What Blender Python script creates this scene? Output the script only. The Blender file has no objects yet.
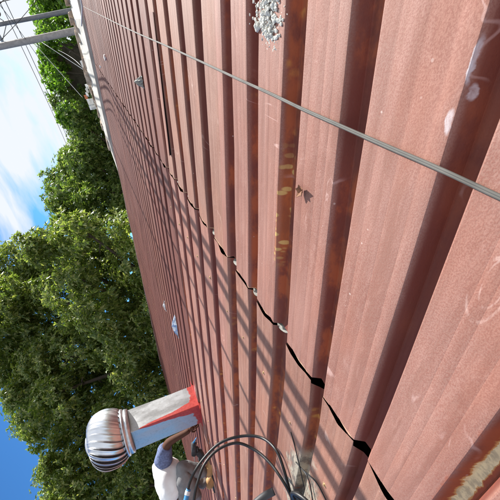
import bpy, bmesh, math, random
import numpy as np
from mathutils import Vector, Matrix, Quaternion, noise as mnoise
random.seed(7); rng = np.random.default_rng(11)
C = bpy.context.scene.collection
R_ = math.radians
# ---------------------------------------------------------------- camera, sky, sun, exposure
H = 0.42                      # camera height over the roof sheets, measured square to them
TH = R_(10.0)                 # roof pitch, rising towards +y
F = 340.0                     # focal length in pixels of a 500 pixel frame
CX = np.array([-0.41097871, -0.5127715, 0.75376514])      # camera-space (right, down, forward) axes of the roof:
CR = np.array([-0.00658821, 0.82846772, 0.55999806])      # across the ribs, up the slope, normal
CN = np.array([-0.91162114, 0.22518132, -0.34386084])
def L2W(p):
    x, y, z = p
    return Vector((x, y*math.cos(TH) - z*math.sin(TH), y*math.sin(TH) + z*math.cos(TH)))
ROOFM = Matrix.Rotation(TH, 4, 'X')
def ray(px, py):
    d = np.array([px-250.0, py-250.0, F]); return np.array([d@CX, d@CR, d@CN])
def on_roof(px, py, z=0.0):   # point of the roof plane (roof coordinates) under a place in the view
    r = ray(px, py); t = (z - H)/r[2]; return Vector((r[0]*t, r[1]*t, z))
def deep(px, py, depth):      # roof coordinates at a distance
    r = ray(px, py)/F*depth; return Vector((r[0], r[1], r[2]+H))
def deepW(px, py, depth): return L2W(deep(px, py, depth))

cam_d = bpy.data.cameras.new('camera'); cam = bpy.data.objects.new('camera', cam_d); C.objects.link(cam)
right = L2W((CX[0], CR[0], CN[0])); down = L2W((CX[1], CR[1], CN[1])); fwd = L2W((CX[2], CR[2], CN[2]))
m = Matrix.Identity(4)
for i in range(3):
    m[i][0] = right[i]; m[i][1] = -down[i]; m[i][2] = -fwd[i]
m.translation = L2W((0, 0, H)); cam.matrix_world = m
cam_d.sensor_fit = 'HORIZONTAL'; cam_d.sensor_width = 36; cam_d.lens = 36*F/500
cam_d.clip_start = 0.02; cam_d.clip_end = 3000
bpy.context.scene.camera = cam

SUN_E = R_(26); SUN_A = R_(26)
sdir = Vector((math.cos(SUN_E)*math.cos(SUN_A), -math.cos(SUN_E)*math.sin(SUN_A), math.sin(SUN_E)))
sl = bpy.data.lights.new('sun', 'SUN'); sl.energy = 5.0; sl.angle = R_(0.53); sl.color = (1.0, 0.965, 0.91)
sun = bpy.data.objects.new('sun', sl); C.objects.link(sun)
sun.rotation_euler = sdir.to_track_quat('Z', 'Y').to_euler()
sc = bpy.context.scene
sc.view_settings.view_transform = 'Standard'; sc.view_settings.look = 'None'
sc.view_settings.exposure = 0.88; sc.view_settings.gamma = 1
world = bpy.data.worlds.new('World'); sc.world = world; world.use_nodes = True
wn = world.node_tree; wn.nodes.clear()
def N(nt, typ, **kw):
    n = nt.nodes.new(typ)
    for k, v in kw.items():
        if k.startswith('i_'):
            n.inputs[k[2:].replace('_', ' ')].default_value = v
        else: setattr(n, k, v)
    return n
def lk(nt, a, b): nt.links.new(a, b)
wo = N(wn, 'ShaderNodeOutputWorld'); bg = N(wn, 'ShaderNodeBackground'); bg.inputs[1].default_value = 0.052
sky = N(wn, 'ShaderNodeTexSky', sky_type='NISHITA', sun_disc=False, sun_elevation=SUN_E)
sky.sun_rotation = math.atan2(sdir.x, sdir.y); sky.air_density = 1.0; sky.dust_density = 0.4; sky.ozone_density = 2.0
tc = N(wn, 'ShaderNodeTexCoord')
# thin streaked cloud, thickest towards the low side of the roof, open blue the other way
mp = N(wn, 'ShaderNodeMapping'); mp.inputs['Scale'].default_value = (1.6, 1.3, 6.0); mp.inputs['Rotation'].default_value = (R_(22), R_(8), R_(10))
lk(wn, tc.outputs['Generated'], mp.inputs[0])
nz = N(wn, 'ShaderNodeTexNoise'); nz.inputs['Scale'].default_value = 1.7; nz.inputs['Detail'].default_value = 7; nz.inputs['Roughness'].default_value = 0.55
nz.inputs['Distortion'].default_value = 0.5
lk(wn, mp.outputs[0], nz.inputs['Vector'])
sx = N(wn, 'ShaderNodeSeparateXYZ'); lk(wn, tc.outputs['Generated'], sx.inputs[0])
mr = N(wn, 'ShaderNodeMapRange'); mr.inputs[1].default_value = 0.74; mr.inputs[2].default_value = 0.25; mr.inputs[3].default_value = -0.36; mr.inputs[4].default_value = 0.13
lk(wn, sx.outputs[1], mr.inputs[0])
ad = N(wn, 'ShaderNodeMath', operation='ADD'); lk(wn, nz.outputs[0], ad.inputs[0]); lk(wn, mr.outputs[0], ad.inputs[1])
cr = N(wn, 'ShaderNodeValToRGB'); cr.color_ramp.elements[0].position = 0.38; cr.color_ramp.elements[1].position = 0.62
cr.color_ramp.elements[0].color = (0, 0, 0, 1); cr.color_ramp.elements[1].color = (1, 1, 1, 1)
lk(wn, ad.outputs[0], cr.inputs[0])
mx = N(wn, 'ShaderNodeMix', data_type='RGBA'); lk(wn, cr.outputs[0], mx.inputs[0]); tn = N(wn, 'ShaderNodeMix', data_type='RGBA', blend_type='MULTIPLY'); tn.inputs[0].default_value = 1; tn.inputs[7].default_value = (.66, 1.40, 2.15, 1)
lk(wn, sky.outputs[0], tn.inputs[6]); lk(wn, tn.outputs[2], mx.inputs[6])
mx.inputs[7].default_value = (9.4, 9.9, 10.6, 1)
lk(wn, mx.outputs[2], bg.inputs[0]); lk(wn, bg.outputs[0], wo.inputs[0])

# ---------------------------------------------------------------- helpers
def tag(o, label=None, cat=None, group=None, kind=None):
    if label: o['label'] = label
    if cat: o['category'] = cat
    if group: o['group'] = group
    if kind: o['kind'] = kind
    return o
def empty(name, loc=(0, 0, 0), rot=None, label=None, cat=None, group=None):
    o = bpy.data.objects.new(name, None); C.objects.link(o); o.empty_display_size = 0.1
    o.location = loc
    if rot is not None: o.rotation_euler = rot
    return tag(o, label, cat, group)
class MB:
    def __init__(s): s.v = []; s.f = []
    def add(s, vs, fs):
        b = len(s.v); s.v += [tuple(v) for v in vs]; s.f += [tuple(b+i for i in f) for f in fs]
    def box(s, c, d, rz=0.0, jit=0.0):
        vs = []
        for x, y, z in ((-1,-1,-1),(1,-1,-1),(1,1,-1),(-1,1,-1),(-1,-1,1),(1,-1,1),(1,1,1),(-1,1,1)):
            px, py = x*d[0]/2, y*d[1]/2
            vs.append((c[0]+px*math.cos(rz)-py*math.sin(rz)+random.uniform(-jit, jit), c[1]+px*math.sin(rz)+py*math.cos(rz)+random.uniform(-jit, jit), c[2]+z*d[2]/2))
        s.add(vs, [(0,3,2,1),(4,5,6,7),(0,1,5,4),(1,2,6,5),(2,3,7,6),(3,0,4,7)])
    def tube(s, pts, r, n=8, cap=True):
        pts = [Vector(p) for p in pts]; rs = r if isinstance(r, (list, tuple)) else [r]*len(pts)
        rings = []; up = None
        for i, p in enumerate(pts):
            t = (pts[min(i+1, len(pts)-1)] - pts[max(i-1, 0)]).normalized()
            if up is None:
                up = t.orthogonal().normalized()
            up = (up - t*up.dot(t)).normalized(); b = t.cross(up)
            rings.append([p + (up*math.cos(a) + b*math.sin(a))*rs[i] for a in [2*math.pi*k/n for k in range(n)]])
        vs = [v for rg in rings for v in rg]; fs = []
        for i in range(len(pts)-1):
            for k in range(n):
                fs.append((i*n+k, i*n+(k+1) % n, (i+1)*n+(k+1) % n, (i+1)*n+k))
        if cap: fs += [tuple(range(n))[::-1], tuple((len(pts)-1)*n+k for k in range(n))]
        s.add(vs, fs)
    def lathe(s, prof, n=32, c=(0, 0, 0)):
        vs = [(c[0]+r*math.cos(2*math.pi*k/n), c[1]+r*math.sin(2*math.pi*k/n), c[2]+z) for r, z in prof for k in range(n)]
        s.add(vs, [(i*n+k, i*n+(k+1) % n, (i+1)*n+(k+1) % n, (i+1)*n+k) for i in range(len(prof)-1) for k in range(n)])
    def build(s, name, mat, parent=None, smooth=False, mw=None):
        me = bpy.data.meshes.new(name); me.from_pydata(s.v, [], s.f); me.update()
        if mat: me.materials.append(mat)
        if smooth: me.polygons.foreach_set('use_smooth', [True]*len(me.polygons))
        o = bpy.data.objects.new(name, me); C.objects.link(o)
        if parent: o.parent = parent
        if mw is not None: o.matrix_world = mw
        return o
def smooth_pts(pts, n=8):      # Catmull-Rom
    pts = [Vector(p) for p in pts]; out = []
    q = [pts[0]*2-pts[1]] + pts + [pts[-1]*2-pts[-2]]
    for i in range(1, len(q)-2):
        for k in range(n):
            t = k/n; a, b, c, d = q[i-1], q[i], q[i+1], q[i+2]
            out.append(0.5*((2*b) + (c-a)*t + (2*a-5*b+4*c-d)*t*t + (3*b-a-3*c+d)*t**3))
    return out + [pts[-1]]

def mat(name, col, rough=0.7, metal=0.0, var=0.12, scale=20, bump=0.0, spec=0.5, trans=0.0):
    m = bpy.data.materials.new(name); m.use_nodes = True; nt = m.node_tree
    b = nt.nodes['Principled BSDF']; b.inputs['Roughness'].default_value = rough; b.inputs['Metallic'].default_value = metal
    b.inputs['Specular IOR Level'].default_value = spec
    t = N(nt, 'ShaderNodeTexCoord'); n = N(nt, 'ShaderNodeTexNoise'); n.inputs['Scale'].default_value = scale; n.inputs['Detail'].default_value = 5
    lk(nt, t.outputs['Object'], n.inputs['Vector'])
    r = N(nt, 'ShaderNodeValToRGB'); e = r.color_ramp.elements
    e[0].position = 0.3; e[1].position = 0.7
    e[0].color = (*[c*(1-var) for c in col], 1); e[1].color = (*[min(1, c*(1+var)) for c in col], 1)
    lk(nt, n.outputs[0], r.inputs[0]); lk(nt, r.outputs[0], b.inputs['Base Color'])
    if bump:
        bp = N(nt, 'ShaderNodeBump'); bp.inputs['Strength'].default_value = bump; bp.inputs['Distance'].default_value = 0.01
        lk(nt, n.outputs[0], bp.inputs['Height']); lk(nt, bp.outputs[0], b.inputs['Normal'])
    return m
class G:    # tiny node-graph helper for masks
    def __init__(s, nt): s.nt = nt
    def m(s, op, a, b=None, c=None, clamp=False):
        n = s.nt.nodes.new('ShaderNodeMath'); n.operation = op; n.use_clamp = clamp
        for i, v in enumerate((a, b, c)):
            if v is None: continue
            if isinstance(v, (int, float)): n.inputs[i].default_value = v
            else: s.nt.links.new(v, n.inputs[i])
        return n.outputs[0]
    def rng(s, v, a, b, c=0.0, d=1.0, typ='SMOOTHSTEP'):
        n = s.nt.nodes.new('ShaderNodeMapRange'); n.interpolation_type = typ
        s.nt.links.new(v, n.inputs[0])
        for i, q in enumerate((a, b, c, d)): n.inputs[i+1].default_value = q
        return n.outputs[0]
    def noise(s, vec, scale, sc3=(1, 1, 1), detail=4, rough=0.5, loc=(0, 0, 0), rot=(0, 0, 0), dist=0.0):
        mp = s.nt.nodes.new('ShaderNodeMapping'); mp.inputs['Scale'].default_value = sc3; mp.inputs['Location'].default_value = loc; mp.inputs['Rotation'].default_value = rot
        s.nt.links.new(vec, mp.inputs[0])
        n = s.nt.nodes.new('ShaderNodeTexNoise'); n.inputs['Scale'].default_value = scale; n.inputs['Detail'].default_value = detail; n.inputs['Roughness'].default_value = rough
        n.inputs['Distortion'].default_value = dist
        s.nt.links.new(mp.outputs[0], n.inputs['Vector']); return n.outputs[0]
    def mix(s, f, a, b, blend='MIX'):
        n = s.nt.nodes.new('ShaderNodeMix'); n.data_type = 'RGBA'; n.blend_type = blend
        if isinstance(f, (int, float)): n.inputs[0].default_value = f
        else: s.nt.links.new(f, n.inputs[0])
        for i, v in ((6, a), (7, b)):
            if isinstance(v, tuple): n.inputs[i].default_value = (*v, 1)
            else: s.nt.links.new(v, n.inputs[i])
        return n.outputs[2]

# rib positions (camera-facing shoulder of every crest), in metres across the roof
CF = 0.926                    # crests stand above the sheet plane, so they are nearer than they look
RIB0 = [a*H for a in (-1.95, -1.45, -0.95, -0.30, 0.22, 0.657, 1.13, 1.63, 2.075, 2.525)]
SEAM = {4: True, 9: True}
ribs = list(RIB0); seams = [RIB0[3] + 0.045, RIB0[9] + 0.05]
a = 3.401; cnt = 0
while a < 23.6:
    k = 0
    while k < 5 and a < 23.6:
        ribs.append(a*H*CF); a += 0.548 if k < 4 else 0.0; k += 1
    seams.append(a*H*CF + 0.022); a += 0.66
RT = 0.031                    # rib height
VALLEY = {4: .05, 5: .050, 6: .062, 7: .082, 8: .072, 9: .084, 10: .095}
SKEW = [(-9, 0), (.22*H, .0), (.657*H, -.02), (1.13*H, -.07), (1.63*H, -.04), (2.075*H, -.03), (2.525*H, .02), (3.2*H, 0), (99, 0)]
def warp(x, y):               # the old sheets are not laid quite parallel
    for (a0, s0), (a1, s1) in zip(SKEW, SKEW[1:]):
        if a0 <= x <= a1: k = s0 + (s1-s0)*(x-a0)/(a1-a0); break
    return x + k*(max(-1.6, min(1.4, y/H-.85)))*H
EDGE = ribs[-1] + 0.06

# ---------------------------------------------------------------- roof sheet material (object space = roof coordinates)
def sheet_material():
    m = bpy.data.materials.new('red_painted_sheet'); m.use_nodes = True; nt = m.node_tree; g = G(nt)
    b = nt.nodes['Principled BSDF']
    t = N(nt, 'ShaderNodeTexCoord'); oc = t.outputs['Object']; sp = N(nt, 'ShaderNodeSeparateXYZ'); lk(nt, oc, sp.inputs[0])
    X, Y, Z = sp.outputs
    oi = N(nt, 'ShaderNodeObjectInfo')
    n1 = g.noise(oc, 1.0, (60, 3.0, 10), 5, 0.6)            # streaks down the sheet
    n2 = g.noise(oc, 5.0, (1, 0.6, 1), 6, 0.6)              # blotches
    n3 = g.noise(oc, 420.0, (1, .8, 1), 3, 0.7)              # chalky speckle
    n4 = g.noise(oc, 34.0, (1.6, .5, 1), 5, 0.65, dist=.6)
    n5 = g.noise(oc, 2.6, (1.3, .7, 1), 6, .7, (5, 3, 0), dist=.8); n6 = g.noise(oc, 1.3, (9, .5, 1), 5, .7, (2, 8, 0))
    col = g.mix(g.rng(n1, .34, .66), (.265, .142, .108), (.335, .19, .150))
    col = g.mix(g.m('MULTIPLY', g.rng(n2, .42, .68), .65), col, (.37, .175, .125))
    col = g.mix(g.m('MULTIPLY', g.rng(n4, .5, .72), .4), col, (.43, .255, .205))
    col = g.mix(g.m('MULTIPLY', g.rng(n3, .42, .60), g.rng(n5, .3, .7, .35, .7)), col, (.23, .085, .062))
    col = g.mix(g.m('MULTIPLY', g.rng(n5, .48, .66), .34), col, (.20, .088, .062))
    col = g.mix(g.m('MULTIPLY', g.rng(n6, .52, .70), .42), col, (.215, .085, .060))
    # old red and rust in the pans, plus groove shade darkened into the colour
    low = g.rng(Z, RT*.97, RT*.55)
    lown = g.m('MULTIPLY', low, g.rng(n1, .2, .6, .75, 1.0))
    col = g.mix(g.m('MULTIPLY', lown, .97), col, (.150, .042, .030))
    r1 = g.noise(oc, 2.4, (2.3, .42, .1), 3, 0.5, (3.1, 0, 0)); r2 = g.noise(oc, 16.0, (1, .6, 1), 5, 0.65)
    rust = g.m('MULTIPLY', g.m('ADD', g.rng(r1, .50, .60), g.m('MULTIPLY', g.m('MULTIPLY', g.rng(X, .385, .41), g.rng(X, 1.16, 1.10)), g.m('MULTIPLY', g.rng(r2, .38, .62, .1, .9), g.rng(g.noise(oc, 3.5, (.3, .6, 0), 3, .6, (9, 1, 0)), .40, .56, .15, 1.0))), clamp=True), low)
    rust = g.m('MULTIPLY', g.m('MULTIPLY', rust, g.rng(r2, .33, .58)), g.rng(X, .20, .30))
    col = g.mix(g.m('MULTIPLY', rust, .85), col, (.38, .115, .048))
    vr = N(nt, 'ShaderNodeTexVoronoi'); vr.inputs['Scale'].default_value = 34; mpv = N(nt, 'ShaderNodeMapping'); mpv.inputs['Scale'].default_value = (1, .75, .01)
    lk(nt, oc, mpv.inputs[0]); lk(nt, mpv.outputs[0], vr.inputs['Vector'])
    spots = g.m('MULTIPLY', g.rng(vr.outputs['Distance'], .34, .16), g.m('MULTIPLY', rust, g.rng(g.noise(oc, 5, (1, 1, 0), 2), .53, .6)))
    col = g.mix(g.m('MULTIPLY', spots, .85), col, (.55, .27, .07))
    # a pan with a row of yellow flakes
    wob0 = g.m('SUBTRACT', g.noise(oc, 20, (1, 1, 0), 3, .5), .5)
    p1 = on_roof(286, 150); p2 = on_roof(283, 247); yx = .664
    lane = g.m('MULTIPLY', g.rng(g.m('ABSOLUTE', g.m('SUBTRACT', X, g.m('ADD', yx+.010, g.m('MULTIPLY', wob0, .008)))), .013, .008), g.m('MULTIPLY', g.rng(Y, p1.y-.06, p1.y+.06), g.rng(Y, p2.y+.06, p2.y-.03)))
    vs_ = N(nt, 'ShaderNodeTexVoronoi'); vs_.inputs['Scale'].default_value = 74; mq = N(nt, 'ShaderNodeMapping'); mq.inputs['Scale'].default_value = (.8, .8, .0)
    lk(nt, oc, mq.inputs[0]); lk(nt, mq.outputs[0], vs_.inputs['Vector'])
    fl = g.rng(g.m('ADD', vs_.outputs['Distance'], g.m('MULTIPLY', wob0, .5)), .46, .30)
    col = g.mix(g.m('MULTIPLY', lane, .45), col, (.40, .13, .04))
    col = g.mix(g.m('MULTIPLY', g.m('MULTIPLY', lane, fl), g.rng(r2, .3, .6, .45, .95)), col, (.58, .42, .15))
    # bare zinc showing through the flaked paint near the camera, with a rust rim
    q = on_roof(482, 472); wob = g.m('MULTIPLY', g.m('SUBTRACT', g.noise(oc, 28, (1, 1, 0), 5, .6), .5), .075)
    dx = g.m('DIVIDE', g.m('ADD', g.m('SUBTRACT', X, q.x), g.m('MULTIPLY', wob, .32)), .0095); dy = g.m('DIVIDE', g.m('SUBTRACT', Y, q.y+.03), .16)
    dd = g.m('SQRT', g.m('ADD', g.m('MULTIPLY', dx, dx), g.m('MULTIPLY', dy, dy)))
    col = g.mix(g.m('MULTIPLY', g.rng(dd, 2.6, 1.2), .9), col, (.34, .085, .035))
    col = g.mix(g.m('MULTIPLY', g.rng(dd, 1.22, 1.02), .8), col, (.62, .36, .13))
    zinc = g.rng(dd, 1.0, .9)
    col = g.mix(zinc, col, g.mix(g.rng(g.noise(oc, 60, (1, 1, 0), 5, .6), .4, .6), (.50, .44, .28), (.80, .70, .42)))
    # dried cement slurry further up, beside the coil of cable
    q2 = on_roof(311, 470); w2 = g.m('MULTIPLY', g.m('SUBTRACT', g.noise(oc, 13, (1, 1, 0), 6, .7), .5), .30)
    ex = g.m('DIVIDE', g.m('ADD', g.m('SUBTRACT', X, q2.x), w2), .085); ey = g.m('DIVIDE', g.m('ADD', g.m('SUBTRACT', Y, q2.y+.14), w2), .28)
    ee = g.m('SQRT', g.m('ADD', g.m('MULTIPLY', ex, ex), g.m('MULTIPLY', ey, ey)))
    cem = g.m('MULTIPLY', g.rng(ee, 1.1, .7), g.rng(n3, .3, .5, .75, 1))
    col = g.mix(g.m('MULTIPLY', cem, .85), col, g.mix(g.rng(g.noise(oc, 40, (1, .3, 0), 5, .7), .42, .56), (.16, .155, .14), (.43, .40, .33)))
    # pale scuffs
    sc1 = g.m('ABSOLUTE', g.m('SUBTRACT', g.noise(oc, 3.2, (1, .8, .2), 3, .5, (7, 2, 0), (0, 0, .5), dist=1.2), .5))
    sm = g.m('MULTIPLY', g.rng(sc1, .007, .001), g.rng(g.noise(oc, 9, (1, 1, .2), 3, .5, (1, 9, 0)), .56, .66))
    col = g.mix(g.m('MULTIPLY', sm, .38), col, (.66, .47, .42))
    for (px, py, rx, ry) in ((487, 292, .020, .048), (494, 285, .012, .036)):
        rc = on_roof(px, py, RT); u1 = g.m('DIVIDE', g.m('ADD', g.m('SUBTRACT', X, rc.x), g.m('MULTIPLY', wob, .05)), rx); u2 = g.m('DIVIDE', g.m('SUBTRACT', Y, rc.y), ry)
        rr_ = g.m('SQRT', g.m('ADD', g.m('MULTIPLY', u1, u1), g.m('MULTIPLY', u2, u2)))
        col = g.mix(g.m('MULTIPLY', g.m('MULTIPLY', g.rng(g.m('ABSOLUTE', g.m('SUBTRACT', rr_, 1.0)), .10, .02), g.rng(n4, .42, .6)), .34), col, (.62, .46, .40))
    dr = N(nt, 'ShaderNodeTexVoronoi'); dr.inputs['Scale'].default_value = 26; lk(nt, oc, dr.inputs['Vector'])
    drp = g.m('MULTIPLY', g.rng(dr.outputs['Distance'], .075, .04), g.rng(g.noise(oc, 4, (1, 1, 1), 2, .5, (4, 4, 1)), .54, .62))
    col = g.mix(g.m('MULTIPLY', drp, .55), col, (.62, .52, .46))
    # bird lime on the shoulder of the nearest rib
    for (px, py, sx_, sy_) in ((459, 121, .006, .016), (483, 60, .003, .026), (476, 92, .0035, .010)):
        s_ = on_roof(px, py, RT*.5)
        a1 = g.m('DIVIDE', g.m('ADD', g.m('SUBTRACT', X, s_.x), g.m('MULTIPLY', wob, .22)), sx_); a2 = g.m('DIVIDE', g.m('SUBTRACT', Y, s_.y), sy_)
        dq = g.m('SQRT', g.m('ADD', g.m('MULTIPLY', a1, a1), g.m('MULTIPLY', a2, a2)))
        col = g.mix(g.m('MULTIPLY', g.rng(dq, 1.1, .6), g.rng(n4, .35, .6, .25, .85)), col, (.62, .58, .58))
    rim = g.m('MULTIPLY', g.rng(g.m('ABSOLUTE', g.m('SUBTRACT', Y, YLAP-.0015)), .0028, .0016), g.rng(n4, .35, .55))
    col = g.mix(g.m('MULTIPLY', rim, .7), col, (.62, .42, .26))
    vm = N(nt, 'ShaderNodeMix', data_type='RGBA', blend_type='MULTIPLY'); vm.inputs[0].default_value = 1.0
    lk(nt, col, vm.inputs[6]); lk(nt, oi.outputs['Color'], vm.inputs[7])
    lk(nt, vm.outputs[2], b.inputs['Base Color'])
    ro = g.m('ADD', g.rng(n2, .3, .7, .55, .72, 'LINEAR'), g.m('MULTIPLY', rust, .25)); lk(nt, ro, b.inputs['Roughness'])
    b.inputs['Specular IOR Level'].default_value = 0.24
    bp = N(nt, 'ShaderNodeBump'); bp.inputs['Strength'].default_value = .35; bp.inputs['Distance'].default_value = .0012
    hh = g.m('ADD', n3, g.m('ADD', g.m('MULTIPLY', n4, 1.2), g.m('MULTIPLY', rust, r2)))
    lk(nt, hh, bp.inputs['Height']); lk(nt, bp.outputs[0], b.inputs['Normal'])
    return m
YLAP = 1.905*H
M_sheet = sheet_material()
M_zincraw = mat('raw_zinc_underside', (.27, .27, .24), .6, .1, .25, 60)
M_wall = mat('painted_block_wall', (.42, .40, .36), .9, 0, .15, 4, .3)
M_dark = mat('attic_timber', (.05, .035, .025), .9)
M_galv = mat('galvanised_steel', (.62, .64, .66), .34, .85, .16, 30, .1)

# ---------------------------------------------------------------- the building and its roof
bld = empty('roofed_building', (0, 0, 0), (TH, 0, 0), 'low building with a rust red corrugated metal roof filling the foreground', 'building')
YLAP = 1.905*H; YLOW = -5.0; YTOP = 11.5
def rib_profile():            # (x, z) points across the whole roof from near (-x) to far
    P = []
    for i, xe in enumerate(ribs):
        pv = ribs[i-1] if i else xe-.21
        nx = ribs[i+1] if i+1 < len(ribs) else xe+.21
        cw = (nx-xe) - VALLEY.get(i+1, .084) if i+1 < len(ribs) else .06
        fl_ = [random.uniform(.15, .28), random.uniform(.4, .5), random.uniform(.62, .78)]
        flp = []
        for f in fl_: flp += [(f-.02, .0002), (f, -.00015), (f+.02, .0002)]
        P.append([(xe-.0150, 0.0), (xe-.0135, .0016), (xe-.0016, RT-.0022), (xe, RT-.0003)] +
                 [(xe+.003, RT+.0003)] + [(xe+cw*f, RT+dz) for f, dz in flp] +
                 [(xe+cw-.002, RT), (xe+cw, RT-.0006), (xe+cw+.0125, .0024), (xe+cw+.0145, 0.0)])
    return P
PR = rib_profile()
def gap_at(x):                # torn, uneven joint between the lower and the upper row of sheets
    for i, xe in enumerate(ribs):
        if xe-.05 <= x < xe+.0: # camera-side shoulder and pan
            base = {5: .060, 6: .040, 4: .05}.get(i, .010)
            u = (xe-x)/.05; b2 = base*(0.3+.9*math.sin(i*2.1)**2) if i not in (5, 6) else base
            return .0012 + b2*math.sin(math.pi*min(1, u*.93+.05))**.8
        if xe <= x < xe+.14:
            u = (x-xe)/.14
            return .0012 + ((.013+.007*math.sin(i*3.7)) if i > 5 else .020)*math.sin(math.pi*min(1, u*1.05))**2
    return .004
def sheet(x0, x1, y0, y1, z_off, end, tint, ny=34):
    pts = []
    for rp in PR:
        for p in rp:
            if x0 <= p[0] <= x1: pts.append(p)
    if not pts: return
    pts = [(x0, max(0, pts[0][1]) if abs(pts[0][0]-x0) < .02 else 0.0)] + pts + [(x1, 0.0)]
    ts = [0, .004, .01, .02, .035, .055, .08, .12, .17] + [.17 + .83*(k/(ny-8))**1.4 for k in range(1, ny-7)]
    if end == 'top': ts = [1-t for t in ts][::-1]
    ph = random.uniform(0, 9); mb = MB(); vs = []; n = len(pts)
    for t in ts:
        for x, z in pts:
            y = y0 + (y1-y0)*t; zz = z + z_off
            zz += .0011*math.sin(y*3.1+ph+x*4) + .0008*math.sin(y*7.7+ph*2+x*9)
            xx = warp(x, y) + .0010*math.sin(y*2.3+ph+x)
            zz += .0030*mnoise.noise(Vector((x*7, y*3.3, ph))) + .0007*mnoise.noise(Vector((x*25, y*11, ph)))
            if end == 'top' :
                d = (y1-y)
                if t == 1: y -= .004*math.sin(x*57)+.003*math.sin(x*131+ph)
                if d < .05 and z < RT*.5: zz += (1-d/.05)**2*.009      # pans turned up at the end
            if end == 'bottom':
                d = (y-y0)
                if d < .30:
                    y += gap_at(x)*(1-d/.30)
                    if d < .2: zz += (1-d/.2)**2*(.0025+.003*math.sin(x*23+1)**2)
            vs.append((xx, y, zz))
    fs = [(j*n+i, j*n+i+1, (j+1)*n+i+1, (j+1)*n+i) for j in range(len(ts)-1) for i in range(n-1)]
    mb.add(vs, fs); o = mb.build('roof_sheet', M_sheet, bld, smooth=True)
    o.color = tint
    try: o.data.set_sharp_from_angle(angle=R_(14))
    except Exception: pass
    return o
xs = [-3.0*H] + sorted(seams); xs[-1] = EDGE
if xs[-1]-xs[-2] < .3: xs.pop(-2)
for i in range(len(xs)-1):
    far = xs[i] > 4.9*H
    base = (1.0, 1.0, 1.0) if not far else (.50, .37, .37)
    for row in (0, 1):
        j = random.uniform(.90, 1.06); tint = (base[0]*j, base[1]*j*random.uniform(.97, 1.03), base[2]*j, 1)
        ov = .022
        if row == 0: sheet(xs[i]-ov, xs[i+1], YLOW, YLAP + random.uniform(-.004, .004), .0012*(i % 2) + (.012 if abs(xs[i]-5.2*H) < .4*H else 0)*0, 'top', tint)
        else: sheet(xs[i]-ov, xs[i+1], YLAP, YTOP, .0012*(i % 2), 'bottom', tint)
# open side joint, seen as a black line: the sheet edge has sprung up along it
A = on_roof(150, 12, RT+.01); B = on_roof(170, 156, RT+.01); xr = min(ribs, key=lambda q: abs(q-(A.x+B.x)/2))
mb = MB(); vs = []; nn = 14
for k in range(nn):
    t = k/(nn-1); y = A.y+(B.y-A.y)*t; z = RT+.005+.009*t; xk = xr-.004+.0015*math.sin(k)
    vs += [(xr+.09, y, RT+.0012), (xr+.02, y, z-.002), (xk, y, z), (xk-.001, y, z-.0015), (xr+.02, y, z-.0035), (xr+.09, y, RT+.0006)]
mb.add(vs, [(k*6+j, k*6+j+1, (k+1)*6+j+1, (k+1)*6+j) for k in range(nn-1) for j in range(5)])
o = mb.build('lifted_seam', M_sheet, bld); tag(o, 'sheet edge sprung up along its side joint'); o.color = (.7, .6, .6, 1)
mb = MB(); mb.add([(xr+.012, A.y, RT-.002), (xr+.012, B.y, RT-.002), (xr+.012, B.y, RT+.0125), (xr+.012, A.y, RT+.004), (xr+.016, A.y, RT-.002), (xr+.016, B.y, RT-.002), (xr+.016, B.y, RT+.0125), (xr+.016, A.y, RT+.004)],
       [(0, 1, 2, 3), (7, 6, 5, 4), (3, 2, 6, 7), (0, 3, 7, 4), (1, 5, 6, 2)])
mb.build('joint_shade_strip', mat('joint_shade_black', (.012, .01, .01), .9), bld)  # black strip stands in for the shade inside the open joint
# turned-up lips at the ends of the pans
for i, xe in enumerate(ribs[5:30]):
    i += 5
    if i < 7 or i in (11, 14, 15, 19): continue
    nearx = xe-.068; w = .066
    cx = (xe-.010+nearx)/2; hw = w/2*.95
    mb = MB(); vs = [(cx+hw*math.cos(a), YLAP-.003+.012*math.sin(a)*.6+.006, .002+.020*math.sin(a)*(1+.25*math.sin(i*3+a))) for a in [math.pi*k/9 for k in range(10)]]
    v2 = [(v[0], v[1]+.0012, v[2]-.0006) for v in vs]
    fs = [tuple(range(10)), tuple(range(10, 20))[::-1]] + [(k, k+10, (k+1) % 10+10, (k+1) % 10) for k in range(10)]
    mb.add(vs+v2, fs); mb.build('pan_lip', M_zincraw, bld)
# roofing screws
M_screw = mat('screw_head', (.5, .36, .2), .5, .5)
scr = MB(); scr.lathe([(0, .006), (.004, .006), (.004, .002), (.008, .0015), (.0085, 0)], 8)
first = None
for yy in (2.66*H, 7.6*H, 12.6*H, -2.8*H):
    for i, xe in enumerate(ribs):
        if i < 5: continue
        if first is None: o = first = scr.build('screw', M_screw, bld)
        else: o = first.copy(); C.objects.link(o); o.parent = bld
        o.location = (xe+.03+random.uniform(-.01, .01), yy+random.uniform(-.012, .012), RT+.0006)
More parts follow.
